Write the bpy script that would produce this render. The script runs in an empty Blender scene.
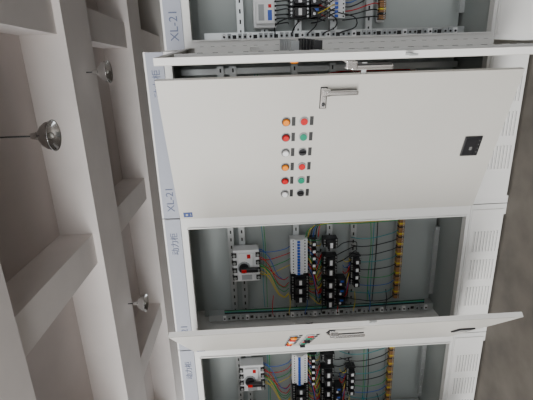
import bpy, bmesh, math, random
from mathutils import Vector, Matrix
random.seed(7)
S=bpy.context.scene
COL=S.collection

# ---------------------------------------------------------------- materials
def mat(name,col,rough=.5,metal=0.,noise=0.,scale=8.,bump=0.,spec=None):
    m=bpy.data.materials.new(name);m.use_nodes=True
    nt=m.node_tree;b=nt.nodes['Principled BSDF']
    b.inputs['Base Color'].default_value=(*col,1);b.inputs['Roughness'].default_value=rough
    b.inputs['Metallic'].default_value=metal
    if spec is not None:b.inputs['Specular IOR Level'].default_value=spec
    if noise or bump:
        tc=nt.nodes.new('ShaderNodeTexCoord');n=nt.nodes.new('ShaderNodeTexNoise')
        n.inputs['Scale'].default_value=scale;n.inputs['Detail'].default_value=6
        nt.links.new(tc.outputs['Object'],n.inputs['Vector'])
        if noise:
            r=nt.nodes.new('ShaderNodeValToRGB')
            r.color_ramp.elements[0].position=.3;r.color_ramp.elements[1].position=.7
            r.color_ramp.elements[0].color=(*[c*(1-noise) for c in col],1)
            r.color_ramp.elements[1].color=(*[min(1,c*(1+noise)) for c in col],1)
            nt.links.new(n.outputs['Fac'],r.inputs['Fac']);nt.links.new(r.outputs['Color'],b.inputs['Base Color'])
        if bump:
            bp=nt.nodes.new('ShaderNodeBump');bp.inputs['Strength'].default_value=bump
            bp.inputs['Distance'].default_value=.01
            nt.links.new(n.outputs['Fac'],bp.inputs['Height']);nt.links.new(bp.outputs['Normal'],b.inputs['Normal'])
    return m
M=dict(
 paint=mat('cabinet_paint',(.74,.735,.715),.45,0,.02,3),
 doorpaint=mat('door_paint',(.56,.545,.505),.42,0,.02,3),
 frame=mat('frame_paint',(.70,.70,.685),.5),
 inner=mat('inner_galvanised',(.36,.39,.38),.55,.1,.05,2),
 sign=mat('sign_strip',(.33,.35,.41),.5),
 signtext=mat('sign_lettering',(.10,.12,.20),.6),
 alu=mat('aluminium',(.50,.52,.52),.38,.8),
 chrome=mat('chrome',(.80,.80,.80),.14,1.),
 black=mat('black_plastic',(.010,.010,.012),.4),
 dark=mat('dark_hole',(.02,.02,.02),.8),
 slot=mat('louvre_shadow',(.16,.16,.155),.8),
 white=mat('white_plastic',(.80,.81,.82),.4),
 grey=mat('grey_plastic',(.36,.38,.39),.5),
 blue=mat('blue_plastic',(.02,.09,.5),.4),
 red=mat('red_plastic',(.55,.005,.008),.4,spec=.3),
 green=mat('green_plastic',(.0,.25,.14),.4,spec=.3),
 amber=mat('amber_lens',(.9,.26,.0),.4,spec=.3),
 orange=mat('orange_brown',(.30,.15,.06),.5,0,.4,60),
 yellow=mat('yellow_wire',(.65,.5,.02),.4),
 wgreen=mat('green_wire',(.02,.30,.08),.4),
 wblue=mat('blue_wire',(.02,.10,.45),.4),
 teal=mat('teal_wire',(.02,.25,.27),.4),
 label=mat('black_label',(.015,.015,.015),.5),
 sticker=mat('blue_sticker',(.02,.05,.2),.4),
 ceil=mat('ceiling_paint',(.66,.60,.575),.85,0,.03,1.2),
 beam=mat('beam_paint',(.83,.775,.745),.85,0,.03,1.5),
 wall=mat('wall_paint',(.55,.53,.5),.9,0,.04,1),
 floor=mat('floor_concrete',(.15,.135,.116),.75,0,.25,5,.2),
 glass=mat('meter_window',(.02,.02,.022),.12),
 bulb=mat('bulb_glass',(.85,.83,.78),.2),
)

# ---------------------------------------------------------------- mesh builder
class MB:
    def __init__(s,name):
        s.name=name;s.bm=bmesh.new();s.mats=[]
    def mi(s,m):
        if m not in s.mats:s.mats.append(m)
        return s.mats.index(m)
    def box(s,x0,x1,y0,y1,z0,z1,m,bev=0.):
        r=bmesh.ops.create_cube(s.bm,size=1.)
        vs=r['verts']
        for v in vs:
            v.co=Vector(((x0+x1)/2+v.co.x*(x1-x0),(y0+y1)/2+v.co.y*(y1-y0),(z0+z1)/2+v.co.z*(z1-z0)))
        fs=set(f for v in vs for f in v.link_faces)
        i=s.mi(m)
        for f in fs:f.material_index=i
        if bev:
            es=list(set(e for v in vs for e in v.link_edges))
            rr=bmesh.ops.bevel(s.bm,geom=es,offset=bev,segments=2,affect='EDGES',profile=.5)
            for f in rr['faces']:f.material_index=i
        return s
    def cyl(s,p0,p1,r,m,r2=None,seg=20):
        p0=Vector(p0);p1=Vector(p1);d=p1-p0
        q=Vector((0,0,1)).rotation_difference(d.normalized()).to_matrix().to_4x4()
        mt=Matrix.Translation((p0+p1)/2)@q
        rr=bmesh.ops.create_cone(s.bm,cap_ends=True,segments=seg,radius1=r,radius2=r if r2 is None else r2,depth=d.length,matrix=mt)
        i=s.mi(m)
        for f in set(f for v in rr['verts'] for f in v.link_faces):
            f.material_index=i
            if len(f.verts)==4:f.smooth=True
        return s
    def lathe(s,prof,c,m,seg=40):
        i=s.mi(m);rings=[]
        for (r,z) in prof:
            rings.append([s.bm.verts.new((c[0]+r*math.cos(2*math.pi*k/seg),c[1]+r*math.sin(2*math.pi*k/seg),c[2]+z)) for k in range(seg)])
        for a,b in zip(rings,rings[1:]):
            for k in range(seg):
                f=s.bm.faces.new((a[k],a[(k+1)%seg],b[(k+1)%seg],b[k]));f.material_index=i;f.smooth=True
        return s
    def done(s,parent=None,loc=None):
        me=bpy.data.meshes.new(s.name);s.bm.to_mesh(me);s.bm.free()
        for m in s.mats:me.materials.append(M[m])
        o=bpy.data.objects.new(s.name,me);COL.objects.link(o)
        if parent:o.parent=parent
        if loc:o.location=loc
        return o
def empty(name,loc=(0,0,0),rz=0,parent=None):
    e=bpy.data.objects.new(name,None);e.empty_display_size=.1;COL.objects.link(e)
    e.location=loc;e.rotation_euler=(0,0,rz)
    if parent:e.parent=parent
    return e
def wires(name,paths,m,r,parent):
    c=bpy.data.curves.new(name,'CURVE');c.dimensions='3D';c.bevel_depth=r;c.bevel_resolution=1;c.resolution_u=5
    for pts in paths:
        sp=c.splines.new('BEZIER');sp.bezier_points.add(len(pts)-1)
        for b,p in zip(sp.bezier_points,pts):
            b.co=p;b.handle_left_type=b.handle_right_type='AUTO'
    c.materials.append(M[m])
    o=bpy.data.objects.new(name,c);COL.objects.link(o);o.parent=parent
    return o
def text(name,s,size,loc,m,parent):
    c=bpy.data.curves.new(name,'FONT');c.body=s;c.size=size;c.extrude=.0008;c.align_x='CENTER';c.align_y='CENTER'
    c.materials.append(M[m])
    o=bpy.data.objects.new(name,c);COL.objects.link(o);o.location=loc;o.rotation_euler=(math.pi/2,0,0);o.parent=parent
    return o

# ---------------------------------------------------------------- cabinet
W=.805;DEP=.38
def door(par,theta,hx,z0,z1,w=.72,tall=1):
    d=empty('door',(hx,-.004,0),-math.radians(theta),par)
    b=MB('door_leaf')
    b.box(0,w,-.022,-.020,z0,z1,'doorpaint')
    b.box(0,.002,-.020,0,z0,z1,'doorpaint').box(w-.002,w,-.020,0,z0,z1,'paint')
    b.box(.002,w-.002,-.020,0,z0,z0+.002,'doorpaint').box(.002,w-.002,-.020,0,z1-.002,z1,'doorpaint')
    b.box(.002,.022,-.002,0,z0+.002,z1-.002,'doorpaint').box(w-.022,w-.002,-.002,0,z0+.002,z1-.002,'doorpaint')
    b.box(.022,w-.022,-.002,0,z0+.002,z0+.022,'doorpaint').box(.022,w-.022,-.002,0,z1-.022,z1-.002,'doorpaint')
    for x in (.07,w-.09):
        b.box(x,x+.025,-.0195,.006,z0+.05,z1-.05,'frame')
        for k in range(28):
            z=z0+.08+k*(z1-z0-.16)/27
            b.box(x+.007,x+.018,.006,.0068,z-.008,z+.008,'dark')
    b.box(.07,w-.065,-.0195,.0,1.3,1.33,'frame')
    b.done(d)
    h=MB('door_handle')
    hu=w-.065
    h.box(hu-.078,hu+.018,-.026,-.0222,1.020,1.050,'black',.002)
    h.box(hu-.075,hu+.015,-.032,-.026,1.023,1.047,'chrome',.003)
    h.box(hu-.014,hu+.014,-.052,-.030,1.010,1.046,'chrome',.004)
    h.box(hu-.010,hu+.010,-.056,-.042,.896,1.030,'chrome',.005)
    h.box(hu-.011,hu+.011,-.042,-.038,.900,1.010,'black',.001)  # dark plate put in as the shadow gap behind the lever
    h.cyl((hu-.055,-.032,1.035),(hu-.055,-.036,1.035),.008,'black',seg=16)
    h.done(d)
    t=MB('latch_tongue');t.box(w-.05,w+.045,-.012,-.006,.865,.885,'alu');t.cyl((w-.03,-.012,z0+.1),(w-.03,-.012,z1-.1),.004,'alu');t.done(d)
    us=[.135,.212,.290,.368,.446,.522]
    top=['white','red','amber','white','red','amber']
    bot=['black','green','red','black','green','red']
    L=MB('indicator_lamps');B=MB('push_buttons');T=MB('label_plates')
    for u,a,c in zip(us,top,bot):
        z=1.19
        L.cyl((u,-.0225,z),(u,-.027,z),.0205,'grey',seg=28).cyl((u,-.027,z),(u,-.031,z),.0190,'black',.0185).cyl((u,-.031,z),(u,-.040,z),.0170,a,.012)
        z=1.112
        B.cyl((u,-.0225,z),(u,-.029,z),.0195,'grey',seg=28).cyl((u,-.029,z),(u,-.034,z),.0155,c)
        if c=='black':B.box(u-.005,u+.005,-.045,-.034,z-.014,z+.014,'black',.002);B.cyl((u,-.029,z),(u,-.032,z),.018,'black',.017)
        for z in (1.157,1.078):T.box(u-.021,u+.021,-.0238,-.0222,z-.008,z+.008,'label')
        L.box(u-.014,u+.014,-.019,.03,1.176,1.204,'grey');B.box(u-.014,u+.014,-.019,.03,1.098,1.126,'black')
    L.done(d);B.done(d);T.done(d)
    m=MB('meter_display')
    m.box(.312,.414,-.030,-.0222,.280,.362,'black',.003)
    m.box(.322,.404,-.0312,-.030,.302,.354,'glass')
    for k in range(4):m.cyl((.333+k*.02,-.030,.291),(.333+k*.02,-.0315,.291),.0025,'slot',seg=10)
    m.box(.345,.362,-.0317,-.0311,.318,.330,'slot');m.done(d)
    s=MB('maker_sticker');s.box(.012,.042,-.0236,-.0222,z1-.065,z1-.02,'sticker')
    s.cyl((.027,-.0236,z1-.037),(.027,-.0242,z1-.037),.006,'grey',seg=16).box(.019,.035,-.0242,-.0236,z1-.058,z1-.055,'grey');s.done(d)
    hg=MB('hinges')
    for z in (z0+.15,(z0+z1)/2,z1-.15):hg.cyl((-.004,-.004,z-.03),(-.004,-.004,z+.03),.006,'alu',seg=12)
    hg.done(d)
    return d

def cabinet(bx,theta,short=0.,variant=0,dz0=.20):
    c=empty('electrical_cabinet',(bx,0,0))
    zt=1.69-short   # opening top
    g=MB('enclosure_body')
    z1=zt+.125
    oL,oR=.042,W-.062
    g.box(.002,.004,.0,DEP,.0,z1,'paint').box(W-.004,W-.002,.0,DEP,.0,z1,'paint')
    g.box(.004,W-.004,DEP-.002,DEP,.0,z1,'inner')
    g.box(.004,W-.004,0.0,DEP-.002,z1-.003,z1,'paint')
    g.box(.004,W-.004,0.0,DEP-.002,.20,.204,'inner')
    g.box(.002,oL,-.003,.03,0,z1,'frame').box(oR,W-.002,-.003,.03,0,z1,'frame')
    g.box(oL,oR,-.003,.03,zt,z1,'frame').box(oL,oR,-.003,.03,.15,.215,'frame')
    g.box(oL-.006,oL,-.010,-.003,.21,zt,'frame').box(oR,oR+.006,-.010,-.003,.21,zt,'frame')
    g.box(oL,oR,-.010,-.003,zt,zt+.006,'frame').box(oL,oR,-.010,-.003,.21,.216,'frame')
    g.done(c)
    p=MB('plinth_panel');p.box(.03,W-.03,-.008,-.003,.012,.185,'paint',.002)
    for xc in (.25,.42,.59):
        for k in range(8):
            z=.030+k*.0175
            p.box(xc-.06,xc+.06,-.0088,-.0078,z,z+.0055,'slot');p.box(xc-.06,xc+.06,-.013,-.008,z+.0055,z+.009,'paint')
    p.box(.002,W-.002,-.01,.0,.188,.196,'frame')
    p.done(c)
    s=MB('sign_board');s.box(.004,W-.004,-.010,-.0035,zt+.035,zt+.115,'sign',.001);s.done(c)
    text('sign_model_text','XL-21',.052,(.105,-.011,zt+.072),'signtext',c)
    text('sign_name_text','动力柜',.042,(.665,-.011,zt+.072),'signtext',c)
    mp=MB('mounting_rails')
    mp.box(.01,W-.01,.30,.303,.22,zt-.005,'inner')
    py=.23
    zs=[1.485,1.42,1.10,.90,.755] if variant==0 else [1.37,1.25,1.08,.90,.72]
    for z in zs:
        mp.box(.05,W-.07,py,py+.025,z-.017,z+.017,'alu')
        mp.box(.05,W-.07,py-.004,py,z-.017,z-.012,'alu').box(.05,W-.07,py-.004,py,z+.012,z+.017,'alu')
        for k in range(14):
            x=.08+k*.048;mp.box(x,x+.02,py-.0008,py,z-.004,z+.004,'dark')
    mp.box(W-.11,W-.08,.255,.30,.22,zt,'alu')
    mp.done(c)
    tc=MB('terminal_channel')
    tc.box(.044,.086,.19,.25,.24,zt-.04,'alu')
    n=46
    for k in range(n):
        z=.28+k*(zt-.40)/n
        if k%4!=3:
            tc.box(.050,.080,.180,.19,z,z+.018,'grey' if k%5 else 'white');tc.cyl((.065,.180,z+.009),(.065,.178,z+.009),.006,'dark',seg=8)
        else:tc.box(.056,.074,.188,.1895,z,z+.02,'dark')
    tc.done(c)
    if variant==0:
        sw=MB('isolator_switch');sx,sz=.435,1.40
        sw.box(sx-.10,sx+.10,.15,.228,sz-.075,sz+.075,'white',.004)
        sw.box(sx-.085,sx+.085,.135,.15,sz-.04,sz+.045,'white',.004)
        for i in range(4):
            x=sx-.072+i*.048
            for s_ in (-1,1):
                z=sz+.068*s_;sw.box(x-.013,x+.013,.140,.152,z-.013,z+.013,'dark',.001);sw.cyl((x,.14,z),(x,.136,z),.008,'alu',seg=10)
        sw.cyl((sx,.135,sz+.015),(sx,.128,sz+.015),.036,'grey',seg=28).cyl((sx,.128,sz+.015),(sx,.112,sz+.015),.028,'black',seg=28)
        sw.box(sx-.012,sx+.012,.085,.112,sz-.065,sz+.03,'black',.004)
        sw.box(sx-.01,sx+.01,.083,.085,sz+.0,sz+.028,'red')
        sw.box(sx+.055,sx+.08,.133,.135,sz-.025,sz-.005,'red');sw.box(sx-.08,sx-.05,.133,.135,sz-.03,sz+.03,'grey')
        sw.done(c)
    else:
        sw=MB('energy_meter');sx,sz=.165,1.25
        sw.box(sx-.065,sx+.065,.15,.228,sz-.055,sz+.055,'white',.004)
        sw.box(sx-.05,sx+.05,.125,.15,sz-.045,sz+.045,'white',.006)
        sw.box(sx-.035,sx+.035,.1235,.125,sz+.005,sz+.032,'grey')
        sw.box(sx-.035,sx+.01,.1235,.125,sz-.032,sz-.012,'blue');sw.box(sx+.02,sx+.035,.1235,.125,sz-.03,sz-.015,'red')
        for i in range(6):sw.cyl((sx-.05+i*.02,.15,sz-.051),(sx-.05+i*.02,.146,sz-.051),.005,'dark',seg=8)
        sw.done(c)
    mb=MB('miniature_breakers')
    def mcb(x,zb,h=.042):
        mb.box(x,x+.0175,.165,.228,zb-h,zb+h,'white',.001)
        mb.box(x,x+.0175,.150,.165,zb-.022,zb+.022,'white',.001)
        mb.box(x+.003,x+.0145,.138,.150,zb-.003,zb+.013,'blue',.001)
        for q in (-1,1):mb.cyl((x+.0088,.165,zb+q*.034),(x+.0088,.1645,zb+q*.034),.004,'dark',seg=8)
    if variant==0:
        for i in range(12):mcb(.36+i*.0185,1.09,.050)
    else:
        for i in range(3):mcb(.255+i*.0185,1.09)
        for i in range(8):mcb(.40+i*.0185,1.09)
        for i in range(5):mcb(.135+i*.0185,.90)
    mb.done(c)
    ct=MB('contactors')
    def contactor(x,z,w=.05,h=.085,ol=True):
        ct.box(x,x+w,.17,.228,z-h/2,z+h/2,'black',.002)
        ct.box(x+.005,x+w-.005,.13,.17,z-h*.28,z+h*.28,'black',.003)
        ct.box(x+.010,x+w-.010,.1285,.130,z-.006,z+.010,'white')
        for j in range(3):
            xx=x+w*(j+.5)/3
            for q in (-1,1):ct.cyl((xx,.17,z+q*h*.4),(xx,.166,z+q*h*.4),.005,'alu',seg=8)
        if ol:
            ct.box(x+.002,x+w-.002,.155,.228,z-h/2-.055,z-h/2-.003,'black',.002)
            ct.cyl((x+w*.35,.155,z-h/2-.02),(x+w*.35,.151,z-h/2-.02),.007,'white',seg=12)
            ct.box(x+w*.6,x+w*.8,.152,.155,z-h/2-.04,z-h/2-.02,'blue')
    if variant==0:
        for i in range(3):contactor(.175+i*.058,1.085,.05,.11,False)
        for i in range(5):contactor(.36+i*.045,1.005,.036,.045,False)
        for i,x in enumerate((.13,.195,.26,.345,.41,.52)):contactor(x,.905,.052,.085,i<3)
        for i in range(4):contactor(.26+i*.05,.75,.040,.060,False)
    else:
        contactor(.14,1.08,.05,.10);contactor(.195,1.08,.05,.10)
        contactor(.26,.91,.05,.08)
    ct.done(c)
    ts=MB('terminal_strip');zo=.475 if variant==0 else .66
    ts.box(.12,.70,.235,.25,zo-.02,zo+.02,'alu')
    for i in range(52):
        x=.13+i*.0108
        ts.box(x,x+.0085,.200,.235,zo-.016,zo+.016,['orange','orange','dark','orange','yellow','orange'][i%6],.001)
        ts.cyl((x+.005,.200,zo-.008),(x+.005,.199,zo-.008),.0035,'alu',seg=6)
    ts.done(c)
    P={k:[] for k in ('yellow','wgreen','red','black','teal','white','wblue')}
    def jit(a):return random.uniform(-a,a)
    def run(col,x0,z0,x1,z1,y=.185):
        P[col].append([(x0,y+.02,z0),(x0+jit(.003),y-.015,z0+(z1-z0)*.2),(x1+jit(.004),y-.018+jit(.004),z0+(z1-z0)*.8),(x1,y+.02,z1)])
    ph=['yellow','wgreen','red']
    if variant==0:
        for i in range(4):
            x=.363+i*.048
            run((ph+['wblue'])[i],x,1.335,.40+i*.04,1.14)
            run(['yellow','wgreen','red','wblue'][i],x+.008,1.335,.20+i*.04,1.15)
        for i in range(3):run(ph[i],.40+i*.01,1.33,.21+i*.055,1.15)
        for i in range(12):run(['black','wblue','red','black','yellow','wgreen'][i%6],.37+i*.0185,1.045,.15+i*.038,.955)
        for i in range(9):run(['yellow','wgreen','red'][i%3],.19+i*.018,1.03,.14+i*.04,.95)
        for i in range(8):run(['black','red','wblue','yellow'][i%4],.14+i*.04,.82,.27+i*.022,.785)
        for i in range(9):run(['black','teal','wblue','wgreen','black','teal','black'][i%7],.16+i*.05,.80+jit(.03),.15+i*.055,.495)
        for i in range(8):
            z=.55+i*.1;P[['black','wblue','yellow','red'][i%4]].append([(.07,.18,z),(.10,.16,z+.005),(.14,.17,z+jit(.01)),(.20,.2,z+jit(.01))])
        for i in range(5):
            x=.094+i*.006;P[['black','black','teal','wgreen','black'][i]].append([(x,.19,.3),(x+jit(.004),.185,.7),(x+jit(.004),.185,1.1),(x,.19,1.55)])
        for i,(zz,cc) in enumerate([(1.30,'teal'),(1.285,'wgreen'),(.985,'teal'),(.66,'wgreen'),(.645,'teal'),(.63,'black')]):
            P[cc].append([(.12,.2,zz),(.3,.19,zz+jit(.006)),(.52,.19,zz+jit(.006)),(.69,.2,zz+jit(.01))])
        for i in range(6):
            x=.655+i*.007;P[['wgreen','yellow','black','wblue','black','red'][i]].append([(.58,.19,1.05-i*.015),(x-.02,.18,1.03-i*.015),(x,.18,.98-i*.02),(x,.18,.75),(x,.2,.5)])
        for i in range(3):P['black'].append([(.40+i*.05,.2,.86),(.47+i*.05,.12,.82),(.50+i*.03,.14,.77),(.45+i*.03,.2,.74)])
    else:
        for i in range(6):
            run('black',.12+i*.02,1.20,.12+i*.02,1.13);run(['black','red'][i%2],.14+i*.02,1.0,.13+i*.02,.95)
        for i in range(12):run(['black','black','red','black','wblue'][i%5],.13+i*.02,.86,.14+i*.03,.68)
        for i in range(6):run(['black','black','yellow'][i%3],.12+i*.02,1.02,.16+i*.02,.87,.17)
        for i in range(5):P['black'].append([(.07,.18,1.2-i*.08),(.11,.15,1.2-i*.1),(.16,.14,1.1-i*.05),(.2,.2,1.12-i*.03)])
    for k_,v in P.items():
        if v:wires('wiring_'+k_,v,k_,.0024 if k_!='black' else .003,c)
    e=MB('earth_bar');e.box(.15,.60,.20,.215,.245,.27,'alu')
    for i in range(9):e.cyl((.18+i*.05,.20,.258),(.18+i*.05,.194,.258),.007,'alu',seg=6)
    e.done(c)
    door(c,theta,.01,dz0,1.72-short)
    return c
B0=.095
cabinet(B0-W,19.5)
cabinet(B0-2*W,47,dz0=.225)
cabinet(B0,95,.10,1)
cabinet(B0-3*W,62)

# ---------------------------------------------------------------- building
b=MB('floor');b.box(-16,12,-9,16,-.2,0,'floor');b.done()
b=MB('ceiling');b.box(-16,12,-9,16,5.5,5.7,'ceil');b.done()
b=MB('wall_back');b.box(-16,12,16,16.2,0,5.5,'wall');b.done()
b=MB('wall_right');b.box(12,12.2,-9,16.2,0,5.5,'wall');b.done()
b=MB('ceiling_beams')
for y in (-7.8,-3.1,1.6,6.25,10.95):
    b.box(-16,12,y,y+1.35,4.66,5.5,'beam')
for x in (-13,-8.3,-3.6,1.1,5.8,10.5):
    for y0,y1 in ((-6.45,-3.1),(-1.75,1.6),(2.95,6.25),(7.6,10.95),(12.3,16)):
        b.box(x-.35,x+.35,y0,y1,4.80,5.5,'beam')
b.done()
def lamp(x,y,z):
    e=empty('pendant_lamp',(x,y,z))
    m=MB('bell_shade')
    m.lathe([(.0,.33),(.04,.33),(.05,.31),(.055,.23),(.085,.205),(.15,.16),(.20,.09),(.225,.0),(.236,-.006),(.228,-.010),(.218,0),(.192,.086),(.145,.15),(.08,.19),(.0,.20)],(0,0,0),'chrome')
    m.done(e)
    m=MB('lamp_bulb');m.lathe([(0,-.0),(.03,.008),(.045,.04),(.04,.08),(.022,.12),(.02,.19)],(0,0,0),'bulb',20);m.done(e)
    m=MB('hanging_rod');m.cyl((0,0,.32),(0,0,5.5-z),.012,'dark',seg=10);m.cyl((0,0,5.46-z),(0,0,5.5-z),.06,'dark');m.done(e)
lamp(-.83,4.19,4.25);lamp(.07,7.0,4.2);lamp(-5.67,7.3,4.2)

# ---------------------------------------------------------------- light
w=bpy.data.worlds.new('daylight');S.world=w;w.use_nodes=True
bg=w.node_tree.nodes['Background'];bg.inputs[0].default_value=(.94,.97,1,1);bg.inputs[1].default_value=2.1
def area(name,loc,rot,sx,sy,p,col):
    l=bpy.data.lights.new(name,'AREA');l.shape='RECTANGLE';l.size=sx;l.size_y=sy;l.energy=p;l.color=col
    o=bpy.data.objects.new(name,l);COL.objects.link(o);o.location=loc;o.rotation_euler=rot
area('window_daylight',(-6,-8.5,3.0),(math.radians(90),0,math.radians(-20)),9,3.2,1050,(1,.985,.96))

# ---------------------------------------------------------------- camera
p=math.radians(2.3);yw=math.radians(18);ro=math.radians(2.6)
C=Vector((0,-1.95,1.36))
F=Vector((-math.sin(yw)*math.cos(p),math.cos(yw)*math.cos(p),-math.sin(p)))
Zd=Vector((0,0,-1));Dn=(Zd-Zd.dot(F)*F).normalized();L=F.cross(Vector((0,0,1))).normalized()
r=math.cos(ro)*Dn-math.sin(ro)*L;u=math.sin(ro)*Dn+math.cos(ro)*L
mt=Matrix((r,u,-F)).transposed().to_4x4();mt.translation=C
cd=bpy.data.cameras.new('camera');cam=bpy.data.objects.new('camera',cd);COL.objects.link(cam)
cam.matrix_world=mt;cd.sensor_width=36;cd.sensor_fit='HORIZONTAL';cd.lens=400/533*36;cd.clip_start=.05
S.camera=cam
